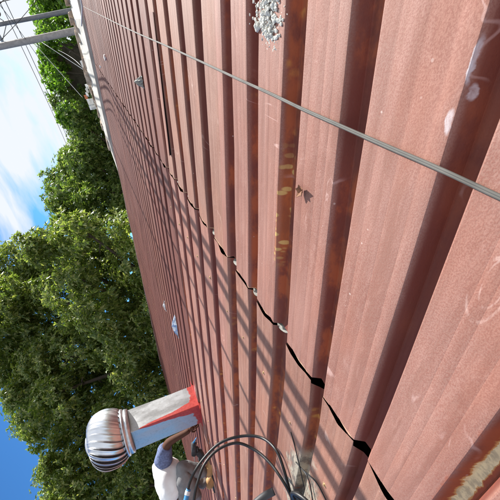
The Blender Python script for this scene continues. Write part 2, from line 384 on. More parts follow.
# rake flashing along the far edge, walls, purlins and attic dark
fl = MB(); n = 40
M_flash = mat('faded_edge_flashing', (.40, .25, .22), .6, 0, .25, 15)
for k in range(n):
    y0 = YLOW + (YTOP-YLOW)*k/n; y1 = YLOW + (YTOP-YLOW)*(k+1)/n
    z0 = RT+.012+.008*math.sin(k*1.7); z1 = RT+.012+.008*math.sin((k+1)*1.7)
    fl.add([(EDGE-.005, y0, 0.0), (EDGE-.005, y1, 0.0), (EDGE-.005, y1, z1), (EDGE-.005, y0, z0), (EDGE+.05, y0, z0), (EDGE+.05, y1, z1), (EDGE+.05, y1, -.14), (EDGE+.05, y0, -.14)],
           [(0, 3, 2, 1), (3, 4, 5, 2), (4, 7, 6, 5)])
fl.build('edge_flashing', M_flash, bld)
w = MB()
w.box((EDGE-.15, (YLOW+YTOP)/2, -2.2), (.15, YTOP-YLOW-.4, 4.1)); w.build('wall', M_wall, bld)
w = MB(); w.box((-3.0*H+.15, (YLOW+YTOP)/2, -2.2), (.15, YTOP-YLOW-.4, 4.1)); w.build('wall', M_wall, bld)
w = MB(); w.box(((EDGE-3*H)/2, YLOW+.25, -2.2), (EDGE+3*H-.5, .15, 4.1)); w.build('wall', M_wall, bld)
w = MB(); w.box(((EDGE-3*H)/2, YTOP-.25, -2.4), (EDGE+3*H-.5, .15, 4.7)); w.build('wall', M_wall, bld)
w = MB(); w.box(((EDGE-3*H)/2, (YLOW+YTOP)/2, -.42), (EDGE+3*H-.5, YTOP-YLOW-.7, .02)); w.build('ceiling_board', M_dark, bld)
for yy in (2.66*H, 7.6*H, 12.6*H, -2.8*H):
    w = MB(); w.box(((EDGE-3*H)/2, yy, -.045), (EDGE+3*H-.4, .05, .08)); w.build('purlin', M_dark, bld)

# ---------------------------------------------------------------- ground
gm = MB(); gz = -5.2; S = 1500
gm.add([(-S, -S, gz), (S, -S, gz), (S, S, gz), (-S, S, gz)], [(0, 1, 2, 3)])
tag(gm.build('ground', mat('dry_ground', (.16, .13, .08), .95, 0, .3, .4)), 'dry grassy ground around the building', kind='structure')

# ---------------------------------------------------------------- concrete slab edge beyond the roof
M_conc = mat('sunbleached_concrete', (.42, .405, .365), .9, 0, .25, 3, .5)
M_crumb = mat('crumbled_render', (.42, .33, .25), .95, 0, .35, 9, .6)
sl_t = empty('concrete_slab_roof', ROOFM @ Vector((EDGE+.1, 0, 0)), (TH, 0, 0), 'sunlit pale concrete slab along the far edge of the red roof with a crumbling back edge', 'slab')
mb = MB(); ys = [-4 + .25*k for k in range(33)]
top = []; vs = []
for k, y in enumerate(ys):
    taper = min(1, max(.015, (3.5-y)/3.0))
    x1 = .15*min(1, taper*2) + .02 + (.8+.25*math.sin(k*1.9)+.3*math.sin(k*4.3))*taper
    z1 = .02+.08*min(1, taper*3)+.13*taper
    vs += [(0, y, -.3), (0, y, .02+.08*min(1, taper*3)), (x1, y, z1), (x1+.05, y, z1-.35)]
fs = [(k*4+j, k*4+j+1, (k+1)*4+j+1, (k+1)*4+j) for k in range(len(ys)-1) for j in range(3)]
mb.add(vs, [f[::-1] for f in fs]); mb.build('slab_top', M_conc, sl_t)
mb = MB()
for k, y in enumerate(ys[:-1]):
    taper = min(1, max(.015, (3.5-y)/3.0)); x1 = .15*min(1, taper*2) + .02 + (.8+.25*math.sin(k*1.9)+.3*math.sin(k*4.3))*taper; z1 = .10+.13*taper
    if taper < .3: continue
    for q in range(3):
        mb.box((x1+random.uniform(.05, .25), y+random.uniform(0, .25), z1-.06+random.uniform(-.06, .10)*taper), (random.uniform(.1, .3), random.uniform(.1, .3), random.uniform(.06, .2)), random.uniform(0, 3), .06)
mb.build('broken_edge', M_crumb, sl_t)['kind'] = 'stuff'

# ---------------------------------------------------------------- poles
M_pole = mat('weathered_concrete_pole', (.33, .31, .30), .85, 0, .18, 14, .3)
M_poled = mat('grey_painted_pole', (.20, .20, .21), .6, .2, .2, 10)
M_ins = mat('brown_insulator', (.16, .10, .07), .3)
M_iron = mat('galvanised_crossarm', (.33, .34, .36), .5, .6)
def pole(px, py, depth, rad, height, mt, label, arms):
    b = deepW(px, py, depth); t = empty('utility_pole', (b.x, b.y, gz), None, label, 'pole', 'poles beyond the slab')
    h = b.z-gz+height; p = MB(); p.tube([(0, 0, 0), (0, 0, h*.5), (0, 0, h)], [rad*1.15, rad*1.07, rad*.85], 14); p.build('shaft', mt, t, True)
    for dz in arms:
        z = b.z-gz+dz
        a = MB(); a.box((0, 0, z), (1.5, .07, .08), R_(70)); arm = a.build('crossarm', M_iron, t)
        for k in (-.65, -.3, .3, .65):
            q = MB(); q.lathe([(0, 0), (.03, 0), (.055, .03), (.03, .06), (.05, .08), (.02, .13), (0, .13)], 10, (k*math.cos(R_(70)), k*math.sin(R_(70)), z+.041)); q.build('insulator', M_ins, arm, True)
        for k in (-1, 1):
            s_ = MB(); s_.tube([(k*.5*math.cos(R_(70)), k*.5*math.sin(R_(70)), z-.03), (0, 0, z-.45)], .015, 6); s_.build('brace', M_iron, arm)
    return t
P1 = pole(74, 10, 13.0, .085, 3.6, M_poled, 'slimmer dark grey utility pole, the one nearer the corner of the photo', [2.85])
P2 = pole(78, 30.5, 12.2, .115, 3.8, M_pole, 'thicker pale concrete utility pole rising from behind the slab', [3.3])

# ---------------------------------------------------------------- overhead cables that throw the slanting shadows
M_rub = mat('black_cable_rubber', (.012, .012, .013), .45, 0, .2, 40)
M_wire = mat('dull_wire', (.10, .10, .11), .5, .3)
sl_roof = ROOFM.inverted().to_3x3() @ sdir
KX, KY = sl_roof.x/sl_roof.z, sl_roof.y/sl_roof.z
def cable_for_shadow(pts, hts, r, label, group, end, mt=M_rub):
    P = []
    for (x, y), h_ in zip(pts, hts):
        P.append(ROOFM @ Vector((x*H + KX*h_, y*H + KY*h_, RT + h_)))
    P.append(end)
    mb = MB(); mb.tube(smooth_pts(P, 10), r, 8)
    return tag(mb.build('overhead_cable', mt, None, True), label, 'cable', group)
GC = 'overhead cables above the roof'
def arm(k, pole_, dz): return Vector((pole_.location.x + k*math.cos(R_(70)), pole_.location.y + k*math.sin(R_(70)), dz))
zt = deepW(74, 10, 13.0).z + 2.85 + .17
cable_for_shadow([(-5, 2.4), (1, 2.25), (5, 2.2), (9, 2.25), (13, 2.15), (17, 2.1)], [1.15, 1.15, 1.2, 1.3, 1.42, 1.6], .024, 'lowest black overhead cable of the bundle crossing above the roof', GC, arm(-.65, P1, zt))
cable_for_shadow([(-5, 2.75), (1, 2.5), (5, 2.42), (9, 2.47), (13, 2.42), (17, 2.4)], [1.25, 1.25, 1.3, 1.4, 1.52, 1.7], .024, 'middle black overhead cable of the bundle crossing above the roof', GC, arm(-.3, P1, zt))
cable_for_shadow([(-5, 3.2), (1, 2.78), (5, 2.95), (8, 3.07), (13, 3.0), (17, 2.95)], [1.35, 1.35, 1.4, 1.5, 1.62, 1.8], .021, 'upper black overhead cable of the bundle crossing above the roof', GC, arm(.3, P1, zt))
cable_for_shadow([(-5, 3.4), (.4, 3.6), (4, 3.55), (8, 3.5), (13, 3.4), (17, 3.3)], [1.45, 1.45, 1.5, 1.6, 1.72, 1.9], .015, 'outermost black overhead cable of the bundle crossing above the roof', GC, arm(.65, P1, zt))
zt2 = deepW(78, 30.5, 12.2).z + 3.3 + .17
cable_for_shadow([(-5, 3.9), (.4, 4.1), (2.66, 4.42), (5.5, 4.92), (9, 5.24), (13, 5.5)], [2.2, 2.2, 2.25, 2.35, 2.5, 2.7], .022, 'thin black overhead cable running apart from the bundle above the roof', GC, arm(-.65, P2, zt2))
# wires seen against the sky
def wire(a, b, sag, r, label, mt=M_wire, group='thin wires against the sky'):
    A = deepW(*a); B = deepW(*b); pts = []
    for k in range(25):
        t = k/24; p = A.lerp(B, t); p.z -= sag*4*t*(1-t); pts.append(p)
    mb = MB(); mb.tube(pts, r, 6); return tag(mb.build('wire', mt), label, 'wire', group)
wire((-25, -62, 9), (78, 165, 24), .1, .011, 'long thin wire descending behind the treetops, upper of two close ones')
wire((-25, -48, 9), (76, 168, 24), .1, .010, 'long thin wire descending behind the treetops, lower of two close ones')
wire((-20, -20, 8), (60, 95, 20), .15, .009, 'thin wire crossing the sky between the poles and the vine covered tree')
wire((-30, 32, 10), (40, -40, 13), .1, .012, 'thin dark wire crossing both poles near their tops')
wire((-30, 12, 10), (30, -30, 13), .1, .012, 'thin dark wire crossing the top corner of the sky')
wire((-20, 60, 11), (50, -20, 14), .2, .010, 'thin wire slanting across the pale pole')
wire((-8, 4, 9), (40, -8, 12), .1, .010, 'short thin wire near the top corner, nearly level')
M_ww = mat('pale_wire', (.62, .62, .62), .5)
wire((40, 41, 12.2), (87, 72, 11.2), .0, .010, 'pale service wire dropping from the pale pole to the slab', M_ww, 'pale service wires')
wire((33, 42, 12.2), (82, 97, 12.2), .0, .009, 'pale service wire dropping steeply into the dark hollow of the trees', M_ww, 'pale service wires')
wire((58, 50, 12.2), (86, 73, 11.3), .12, .006, 'slack pale wire below the service wire', M_ww, 'pale service wires')

# ---------------------------------------------------------------- trees
def leaf_mat(name, c1, c2, c3, transl=.45):
    m = bpy.data.materials.new(name); m.use_nodes = True; nt = m.node_tree; g = G(nt)
    b = nt.nodes['Principled BSDF']; ge = N(nt, 'ShaderNodeNewGeometry')
    r = N(nt, 'ShaderNodeValToRGB'); e = r.color_ramp.elements; e[0].color = (*c1, 1); e[1].color = (*c3, 1); e[0].position = .1; e[1].position = .95
    k = e.new(.6); k.color = (*c2, 1)
    lk(nt, ge.outputs['Random Per Island'], r.inputs[0])
    lk(nt, r.outputs[0], b.inputs['Base Color']); b.inputs['Roughness'].default_value = .42; b.inputs['Specular IOR Level'].default_value = .5
    tr = N(nt, 'ShaderNodeBsdfTranslucent'); hs = N(nt, 'ShaderNodeMix', data_type='RGBA', blend_type='MULTIPLY'); hs.inputs[0].default_value = 1
    lk(nt, r.outputs[0], hs.inputs[6]); hs.inputs[7].default_value = (1.6, 1.7, .7, 1); lk(nt, hs.outputs[2], tr.inputs[0])
    ms = N(nt, 'ShaderNodeMixShader'); ms.inputs[0].default_value = transl
    lk(nt, b.outputs[0], ms.inputs[1]); lk(nt, tr.outputs[0], ms.inputs[2])
    lk(nt, ms.outputs[0], nt.nodes['Material Output'].inputs[0]); return m
M_leafA = leaf_mat('olive_leaf', (.08, .13, .032), (.17, .23, .06), (.38, .40, .17))
M_leafB = leaf_mat('fresh_leaf', (.06, .13, .022), (.13, .25, .035), (.24, .38, .07), .5)
M_leafC = leaf_mat('deep_green_leaf', (.065, .12, .03), (.135, .205, .055), (.29, .34, .13))
M_bark = mat('tree_bark', (.065, .052, .040), .95, 0, .3, 12, .6)
def leaves(lobes, dens, size, lw, per=7):
    V = []
    for (c, r) in lobes:
        n = int(dens*r*r); ns = 16
        sc_ = rng.normal(size=(ns, 3)); sc_ /= np.linalg.norm(sc_, axis=1)[:, None]
        d = sc_[rng.integers(0, ns, n)] + rng.normal(size=(n, 3))*.21; dl = np.linalg.norm(d, axis=1)[:, None]
        loose = rng.random(n) < .16; d[loose] = rng.normal(size=(loose.sum(), 3)); dl = np.linalg.norm(d, axis=1)[:, None]
        d = d/dl
        bump = 1 + .22*np.sin(d[:, 0]*5+c[0]*3) * np.sin(d[:, 1]*6+c[1]*2) + .15*np.sin(d[:, 2]*9+c[2])
        rad = r*bump*(1 - .5*rng.random(n)**2.2)
        p = np.array(c) + d*rad[:, None]*np.array([1, 1, .85])
        out = d + rng.normal(size=(n, 3))*.35 + np.array([0, 0, .25]); out /= np.linalg.norm(out, axis=1)[:, None]
        for k in range(per):
            a = 2*math.pi*k/per + rng.random(n)*1.2
            ref = np.tile(np.array([.3, .2, .93]), (n, 1)); t1 = np.cross(out, ref); t1 /= np.linalg.norm(t1, axis=1)[:, None]; t2 = np.cross(out, t1)
            rd = t1*np.cos(a)[:, None] + t2*np.sin(a)[:, None]
            ld = rd*.85 + out*(rng.random(n)*.8)[:, None] - np.array([0, 0, .22]); ld /= np.linalg.norm(ld, axis=1)[:, None]
            sd = np.cross(ld, out + rng.normal(size=(n, 3))*.3); sd /= np.linalg.norm(sd, axis=1)[:, None]
            nn = np.cross(sd, ld)
            L = size*(.65+.7*rng.random(n))[:, None]
            mid = p + ld*L*.5 - nn*L*.06
            q = np.stack([p, mid + sd*L*lw + nn*L*.08, p+ld*L - np.array([0, 0, .15])*L, mid - sd*L*lw + nn*L*.08], 1)
            V.append(q.reshape(-1, 3))
    return np.concatenate(V)
def leaf_obj(name, V, mt, parent):
    n = len(V)//4; me = bpy.data.meshes.new(name); me.vertices.add(n*4); me.vertices.foreach_set('co', V.astype(np.float32).ravel())
    idx = np.arange(n*4).reshape(n, 4)
    tri = np.stack([idx[:, 0], idx[:, 1], idx[:, 2], idx[:, 0], idx[:, 2], idx[:, 3]], 1).ravel()
    me.loops.add(len(tri)); me.loops.foreach_set('vertex_index', tri.astype(np.int32)); me.polygons.add(n*2)
    me.polygons.foreach_set('loop_start', np.arange(0, n*6, 3, dtype=np.int32)); me.polygons.foreach_set('loop_total', np.full(n*2, 3, dtype=np.int32))
    me.update(calc_edges=True); me.materials.append(mt)
    o = bpy.data.objects.new(name, me); C.objects.link(o); o.parent = parent; o['kind'] = 'stuff'; return o
def tree(base_px, depth, spec, dens, size, lw, mt, label, trunk_r=.22, nlimb=9):
    lob = [(deepW(px, py, d), r*d/F) for px, py, r, d in spec]
    b = deepW(base_px[0], base_px[1], depth); base = Vector((b.x, b.y, gz))
    t = empty('broadleaf_tree', base, None, label, 'tree', 'trees beyond the roof')
    V = leaves([(tuple(c-base), r) for c, r in lob], dens, size, lw)
    leaf_obj('crown', V, mt, t)
    cen = sum((c for c, r in lob), Vector())/len(lob)
    hub = Vector((0, 0, (cen.z-gz)*.42)); mb = MB()
    mb.tube([(0, 0, -.2), (.05, .03, hub.z*.5), hub], [trunk_r*1.25, trunk_r, trunk_r*.85], 12); mb.build('trunk', M_bark, t, True)
    pick = random.sample(lob, min(nlimb, len(lob)))
    for c, r in pick:
        e = c-base; mid = hub.lerp(e, .5) + Vector((random.uniform(-.4, .4), random.uniform(-.4, .4), random.uniform(0, .6)))
        mb = MB(); mb.tube(smooth_pts([hub-Vector((0, 0, .3)), mid, e], 5), [trunk_r*.5*(1-.8*k/10) for k in range(11)], 7)
        for q in range(4):
            s_ = mid.lerp(e, random.random()); dd = Vector((random.gauss(0, 1), random.gauss(0, 1), random.gauss(.4, 1))).normalized()*r*random.uniform(.7, 1.1)
            mb.tube([s_, s_+dd*.5+Vector((0, 0, .05)), s_+dd], [trunk_r*.14, trunk_r*.09, trunk_r*.04], 5)
        mb.build('limb', M_bark, t, True)
    return t
def interp(tab, y):
    for (y0, x0), (y1, x1) in zip(tab, tab[1:]):
        if y0 <= y <= y1: return x0 + (x1-x0)*(y-y0)/(y1-y0)
    return tab[0][1] if y < tab[0][0] else tab[-1][1]
sky_line = [(-200, 10), (0, 25), (20, 33), (50, 37), (70, 40), (100, 48), (125, 58), (143, 72), (152, 60), (165, 52), (185, 41), (205, 41), (220, 50), (229, 46), (238, 22), (250, -4), (262, -30), (300, -42), (350, -40), (385, -14), (402, 4), (420, 5), (435, 12), (444, 20), (449, 42), (455, 40), (470, 36), (500, 40), (560, 30), (700, 20)]
edge_line = [(-200, 30), (0, 76), (170, 108), (280, 140), (400, 165), (500, 185), (700, 240)]
def fill(y0, y1, rmin, rmax, d0, d1, step, extra=14):
    out = []; y = y0
    while y <= y1:
        t = interp(sky_line, y); e = interp(edge_line, y) + extra
        x = t; first = True
        while x < e:
            r = random.uniform(rmin, rmax)
            if first: r = random.uniform(rmin, (rmin+rmax)/2)*.85
            yy = y + random.uniform(-5, 5)
            xx = x + (r*.95 if first else random.uniform(-3, 3))
            # keep lobe under the sky line
            tt = max(interp(sky_line, yy-r*.6), interp(sky_line, yy), interp(sky_line, yy+r*.6))
            xx = max(xx, tt + r*.92)
            out.append((xx, yy, r, random.uniform(d0, d1))); x += r*1.15 if not first else r*1.5; first = False
        y += step
    return out
tree((150, 70), 17.5, [(x, y, r, d) for x, y, r, d in fill(-30, 118, 9, 15, 15.5, 18, 11, -4) if not (58 < x and 32 < y < 112)], 300, .15, .30, M_leafB,
     'fresh green big leaved tree smothered in vines behind the two poles', .25, 8)
tree((200, 170), 18, fill(104, 228, 13, 20, 15, 18.5, 14), 450, .15, .21, M_leafC, 'rounded olive green tree between the vine covered tree and the tallest tree', .25, 10)
tree((230, 330), 17, fill(232, 434, 16, 26, 12.5, 17.5, 16), 420, .15, .20, M_leafA, 'tallest broad olive green tree, filling the view behind the red roof', .35, 16)
tree((250, 500), 15, fill(450, 600, 15, 24, 12.5, 15.5, 16), 440, .14, .21, M_leafA, 'dense green tree behind the turbine vent and the crouching worker', .3, 10)
tree((230, -150), 20, fill(-200, -60, 16, 24, 17, 20, 24), 120, .18, .3, M_leafB, 'leafy tree on the low side past the poles', .3, 6)
# dark hollow with the bits of a shed under the vine
M_shed = mat('grimy_shed_wall', (.10, .09, .075), .9, 0, .4, 3, .3); M_whitep = mat('chipped_white_board', (.72, .72, .70), .8, 0, .1, 8)
a_ = deepW(62, 75, 18.6); sh = empty('garden_shed', (a_.x, a_.y, gz), (0, 0, R_(8)), 'dim shed buried in shade under the vines', 'shed')
hh = deepW(62, 75, 18.6).z-gz
mb = MB(); mb.box((0, .5, hh*.5), (2.2, 3.6, hh)); mb.build('wall', M_shed, sh)
mb = MB(); mb.add([(-1.5, -1.5, hh), (1.4, -1.5, hh+.5), (1.4, 2.9, hh+.5), (-1.5, 2.9, hh), (-1.5, -1.5, hh+.08), (1.4, -1.5, hh+.58), (1.4, 2.9, hh+.58), (-1.5, 2.9, hh+.08)],
                  [(0, 3, 2, 1), (4, 5, 6, 7), (0, 1, 5, 4), (1, 2, 6, 5), (2, 3, 7, 6), (3, 0, 4, 7)]); mb.build('roof', M_shed, sh)
c_ = deepW(86.5, 66, 11.4); bx = empty('white_box', c_, (0, R_(8), R_(20)), 'small white weathered metal box on the back edge of the slab', 'box')
mb = MB(); mb.box((0, 0, 0), (.18, .34, .26)); mb.build('case', M_whitep, bx)
mb = MB()
for k in range(4): mb.box((-.095, -.12+k*.08, 0), (.012, .012, .22))
mb.build('rib', M_whitep, bx)
for (px, py, s_, lb) in ((88, 90, .16, 'ragged white rag caught on the crumbling slab edge'), (90, 106, .2, 'pale broken plaster piece at the end of the crumbling slab edge')):
    c_ = deepW(px, py, 11.6); mb = MB()
    for q in range(4): mb.box((random.uniform(-.1, .1), random.uniform(-.12, .12), random.uniform(-.1, .1)), (s_*.5, s_*random.uniform(.6, 1), s_*random.uniform(.4, .8)), random.random()*3, .03)
    o = mb.build('plaster_chunk', M_whitep); o.location = c_; tag(o, lb, 'debris')
c_ = deepW(86, 97, 12.0); o = MB(); o.box((0, 0, 0), (.08, .13, .10), .3, .01); o = o.build('brick_piece', mat('orange_brick', (.5, .17, .08), .9)); o.location = c_; tag(o, 'orange brick fragment in the dark hollow by the slab', 'brick')
# orange pipe and grey conduit in the corner
M_or = mat('orange_pipe_plastic', (.62, .17, .05), .5)
mb = MB(); mb.tube([deepW(60, -18, 10.2), deepW(70, 0, 10), deepW(77, 9.5, 9.8)], .06, 10); tag(mb.build('orange_pipe', M_or, None, True), 'orange plastic pipe poking over the roof edge near the slim pole', 'pipe')
mb = MB(); mb.tube([ROOFM @ Vector((EDGE-.30, y, RT+.02)) for y in (-4.5, -2.0, -.6, -.2)] + [ROOFM @ Vector((EDGE+.08, .12, .13))], .016, 8)
tag(mb.build('conduit', M_ww, None, True), 'pale conduit lying along the far edge of the red roof', 'pipe')

# ---------------------------------------------------------------- turbine vent
VB = on_roof(197, 404, RT); 
M_red = mat('red_sealant_paint', (.38, .034, .027), .45, 0, .2, 30, .3)
def duct_mat():
    m = bpy.data.materials.new('galvanised_duct'); m.use_nodes = True; nt = m.node_tree; g = G(nt); b = nt.nodes['Principled BSDF']
    t = N(nt, 'ShaderNodeTexCoord'); oc = t.outputs['Object']; sp = N(nt, 'ShaderNodeSeparateXYZ'); lk(nt, oc, sp.inputs[0]); X, Y, Z = sp.outputs
    n1 = g.noise(oc, 7, (1, 1, .35), 6, .6); n2 = g.noise(oc, 40, (1, 1, 1), 4, .6)
    col = g.mix(g.rng(n1, .38, .62), (.40, .405, .41), (.46, .47, .48))
    col = g.mix(g.m('MULTIPLY', g.rng(n2, .5, .7), .35), col, (.25, .25, .24))
    wob = g.m('MULTIPLY', g.m('SUBTRACT', n1, .5), .16)
    # brushed red sealant: a skirt round the foot and a wedge running up the corner nearest the camera
    foot = g.rng(g.m('ADD', Z, wob), .075, .060)
    cd = g.m('ADD', g.m('ABSOLUTE', g.m('ADD', X, .145)), g.m('ABSOLUTE', g.m('SUBTRACT', Y, -.145)))
    lim = g.m('MULTIPLY', g.m('SUBTRACT', .68, Z), .13)
    wedge = g.m('LESS_THAN', g.m('ADD', cd, g.m('MULTIPLY', wob, .5)), lim)
    red = g.m('MAXIMUM', foot, wedge)
    col = g.mix(red, col, g.mix(g.rng(n2, .3, .7), (.34, .026, .02), (.44, .05, .038))); lk(nt, col, b.inputs['Base Color'])
    lk(nt, g.m('SUBTRACT', .8, g.m('MULTIPLY', red, .8)), b.inputs['Metallic'])
    lk(nt, g.m('ADD', g.rng(n1, .3, .7, .30, .5), g.m('MULTIPLY', red, .1)), b.inputs['Roughness'])
    bp = N(nt, 'ShaderNodeBump'); bp.inputs['Strength'].default_value = .2; bp.inputs['Distance'].default_value = .01
    lk(nt, n1, bp.inputs['Height']); lk(nt, bp.outputs[0], b.inputs['Normal']); return m
vent = empty('turbine_vent', L2W(VB), (TH, 0, 0), 'silver turbine roof ventilator on a square duct daubed with red sealant', 'roof vent')
YAW = R_(8)
D2 = .145; LD = .745
mb = MB(); vs = []
for z in (-.02, .12, .3, .5, .72, LD):
    for x, y in ((-1, -1), (1, -1), (1, 1), (-1, 1)): vs.append((x*D2+random.uniform(-.002, .002), y*D2+random.uniform(-.002, .002), z))
mb.add(vs, [(j*4+k, j*4+(k+1) % 4, (j+1)*4+(k+1) % 4, (j+1)*4+k) for j in range(5) for k in range(4)])
du = mb.build('duct', duct_mat(), vent); du.rotation_euler = (0, 0, YAW)
bv = du.modifiers.new('b', 'BEVEL'); bv.width = .006; bv.segments = 2
mb = MB(); n = 28; vs = [(0, 0, .012)]
for k in range(n):
    a = 2*math.pi*k/n; r = .205*(1+.10*math.sin(k*2.3)+.07*math.sin(k*5.1))/max(abs(math.cos(a)), abs(math.sin(a)))*.95
    vs.append((r*math.cos(a), r*math.sin(a), .004))
vs += [(v[0]*1.0, v[1], -.02) for v in vs[1:]]
mb.add(vs, [(0, 1+k, 1+(k+1) % n) for k in range(n)] + [(1+k, 1+n+k, 1+n+(k+1) % n, 1+(k+1) % n) for k in range(n)])
s_ = mb.build('flashing', M_red, vent); s_.rotation_euler = (0, 0, YAW)
mb = MB(); mb.add([(-.02, -.55, .0015), (.015, -.57, .0015), (.04, -.15, .0045), (-.04, -.15, .0045)], [(0, 1, 2, 3)]); mb.build('paint_drip', M_red, vent)
M_chrome = mat('bright_aluminium_vane', (.72, .73, .75), .30, 1.0, .2, 6)
mb = MB(); mb.lathe([(.20, LD-.02), (.222, LD-.012), (.226, LD+.02), (.21, LD+.028), (.236, LD+.036), (.24, LD+.055), (.2, LD+.062)], 48); mb.build('collar', M_galv, vent, True)
HD = .36; RD = .285; Z0 = LD+.055; NV = 24
def vr_(t):           # turbine outline
    return .225 + (RD-.225)*math.sin(math.pi*min(1, t*1.0)**.8)**1 if t < .45 else .07 + (RD-.07)*math.sqrt(max(0, 1-((t-.45)/.55)**2.3))
v = MB(); vs = []; nt_, nu = 14, 7; arc = 2*math.pi/NV*1.42
for i in range(nt_+1):
    t = i/nt_; z = Z0 + HD*t
    r = vr_(t)
    for j in range(nu+1):
        u = j/nu; rr = r*(1 - .085*(1-u)) + .006*math.sin(u*math.pi) 
        if u > .9: rr += .012
        a = (u-.5)*arc + .55*(t-.5)
        vs.append((rr*math.cos(a), rr*math.sin(a), z))
v.add(vs, [(i*(nu+1)+j, i*(nu+1)+j+1, (i+1)*(nu+1)+j+1, (i+1)*(nu+1)+j) for i in range(nt_) for j in range(nu)])
vane0 = v.build('vane', M_chrome, vent, True)
sd_ = vane0.modifiers.new('s', 'SOLIDIFY'); sd_.thickness = .0015
for k in range(1, NV):
    o = vane0.copy(); C.objects.link(o); o.parent = vent; o.rotation_euler = (0, 0, 2*math.pi*k/NV)
mb = MB(); mb.lathe([(.0, Z0+HD+.022), (.05, Z0+HD+.02), (.09, Z0+HD+.008), (.10, Z0+HD-.012), (.09, Z0+HD-.02)], 32); mb.build('cap', M_chrome, vent, True)
mb = MB(); mb.tube([(0, 0, LD-.02), (0, 0, Z0+HD)], .012, 8); mb.build('spindle', M_galv, vent)

# ---------------------------------------------------------------- steel strap cable lying across the ribs
M_grey = mat('dirty_grey_cable_sheath', (.10, .095, .085), .75, 0, .22, 25)
cp = [(79, 1), (83, 6), (103, 16.5), (130, 30), (165, 45.5), (200, 61.5), (235, 78), (270, 94), (300, 108.5), (330, 122), (384, 146), (439, 170), (500, 198.5), (540, 216)]
pts = []
for i, (px, py) in enumerate(cp):
    p = on_roof(px, py, RT+.004); pts.append(ROOFM @ p)
mb = MB(); sp_ = smooth_pts(pts, 8)
mb.tube(sp_, .0024, 10)
gc = empty('flat_cable', (0, 0, 0), None, 'grey twin core cable lying straight across the ribs of the red roof', 'cable')
mb.build('core', M_grey, gc, True)
mb = MB(); mb.tube([p + ROOFM.to_3x3() @ Vector((.0005, -.0027, .0002)) for p in sp_], .0021, 10); mb.build('core', M_grey, gc, True)

# ---------------------------------------------------------------- black cables and coil near the worker
def P(px, py, d): return deepW(px, py, d)
def roofW(px, py, z): return ROOFM @ on_roof(px, py, z)
bc = empty('black_cable_bundle', roofW(292, 500, RT), None, 'coil of thick black cable with two loops arching over the roof at the bottom edge', 'cable')
def bt(name, pts, r, mt=M_rub, par=bc, n=10):
    mb = MB(); inv = par.matrix_world.inverted() if False else Matrix.Translation(-par.location)
    mb.tube([inv @ p for p in smooth_pts(pts, 8)], r, n); return mb.build(name, mt, par, True)
bt('cable', [P(176, 540, 1.30), P(186, 502, 1.33), P(190, 482, 1.35), P(201, 462, 1.38), P(220, 443, 1.41), P(243, 436, 1.42), P(262, 438, 1.40), P(276, 450, 1.32), P(284, 470, 1.29), P(290, 492, 1.285), P(296, 515, 1.27)], .0056)
bt('cable', [P(190, 545, 1.26), P(194, 500, 1.29), P(199, 478, 1.32), P(206, 462, 1.35), P(219, 449, 1.38), P(237, 443, 1.40), P(255, 450, 1.38), P(270, 463, 1.32), P(281, 478, 1.27), P(290, 494, 1.26), P(300, 518, 1.25)], .0056)
bt('sleeve', [P(246, 512, 1.25), P(262, 498, 1.27), P(274, 491, 1.28)], .014, mat('grey_sleeve', (.05, .05, .055), .5))
for k in range(5):
    c = on_roof(300+k*2.2, 515, RT+.012+.010*k); ps = []
    for q in range(25):
        a_ = 2*math.pi*q/24; ps.append(ROOFM @ Vector((c.x+(.055+.006*k)*math.cos(a_+k), c.y+(.105-.006*k)*math.sin(a_+k)+.01*k, c.z+.012*math.sin(a_*2+k))))
    bt('loop', ps, .0062)
for k, (q1, q2, q3) in enumerate((((291, 432), (297, 455), (304, 486)), ((303, 470), (316, 482), (326, 500)), ((296, 462), (308, 478), (313, 502)))):
    bt('loose_end', [roofW(*q1, RT+.003), roofW(*q2, RT+.006), roofW(*q3, RT+.008)], .0020)
M_blue = mat('blue_plastic_sleeve', (.06, .26, .55), .4)
M_wht = mat('white_plastic', (.75, .77, .8), .5)
cn = empty('cable_connector', P(187, 494, 1.32), None, 'blue and white plug on the black cable in front of the worker', 'connector')
bt('body', [P(184.5, 506, 1.325), P(188.6, 489, 1.345)], .010, M_blue, cn)
bt('ring', [P(187, 495, 1.335), P(188, 491, 1.34)], .0108, M_wht, cn)

# ---------------------------------------------------------------- debris on the roof
M_mort = mat('dried_mortar', (.56, .55, .50), .95, 0, .25, 60, .5)
def rock(mb, c, r, seed):
    bm = bmesh.new(); bmesh.ops.create_icosphere(bm, subdivisions=1 if r < .006 or r > .02 else 2, radius=1)
    rr = random.Random(seed); s3 = (rr.uniform(.8, 1.3), rr.uniform(.8, 1.3), rr.uniform(.55, .9))
    vs = []
    for v_ in bm.verts:
        k = 1 + rr.uniform(-.30, .30); vs.append((c[0]+v_.co.x*r*k*s3[0], c[1]+v_.co.y*r*k*s3[1], c[2]+v_.co.z*r*k*s3[2]))
    mb.add(vs, [tuple(x.index for x in f.verts) for f in bm.faces]); bm.free()
mb = MB()
A = on_roof(270, 22, RT)
for k in range(1000):
    t = random.random(); px = 268 + random.gauss(0, 6.0); py = random.uniform(-22, 52)
    if py > 30: px = 271+random.gauss(0, 3.4); 
    if py > 44 and random.random() < .6: continue
    r = random.choice([.0008, .0011, .0015, .002, .0027, .0036, .0046]) * (1 if py < 40 else .6)
    p = on_roof(px, py, RT); 
    rock(mb, (p.x, p.y, RT + r*.35 + random.random()*.010*max(0, 1-abs(px-269)/9)*(py < 36)), r, k)
o = mb.build('mortar_rubble', M_mort, None, False, ROOFM); tag(o, 'heap of pale crumbled mortar on the rib at the upper edge of the photo', 'rubble', kind='stuff')
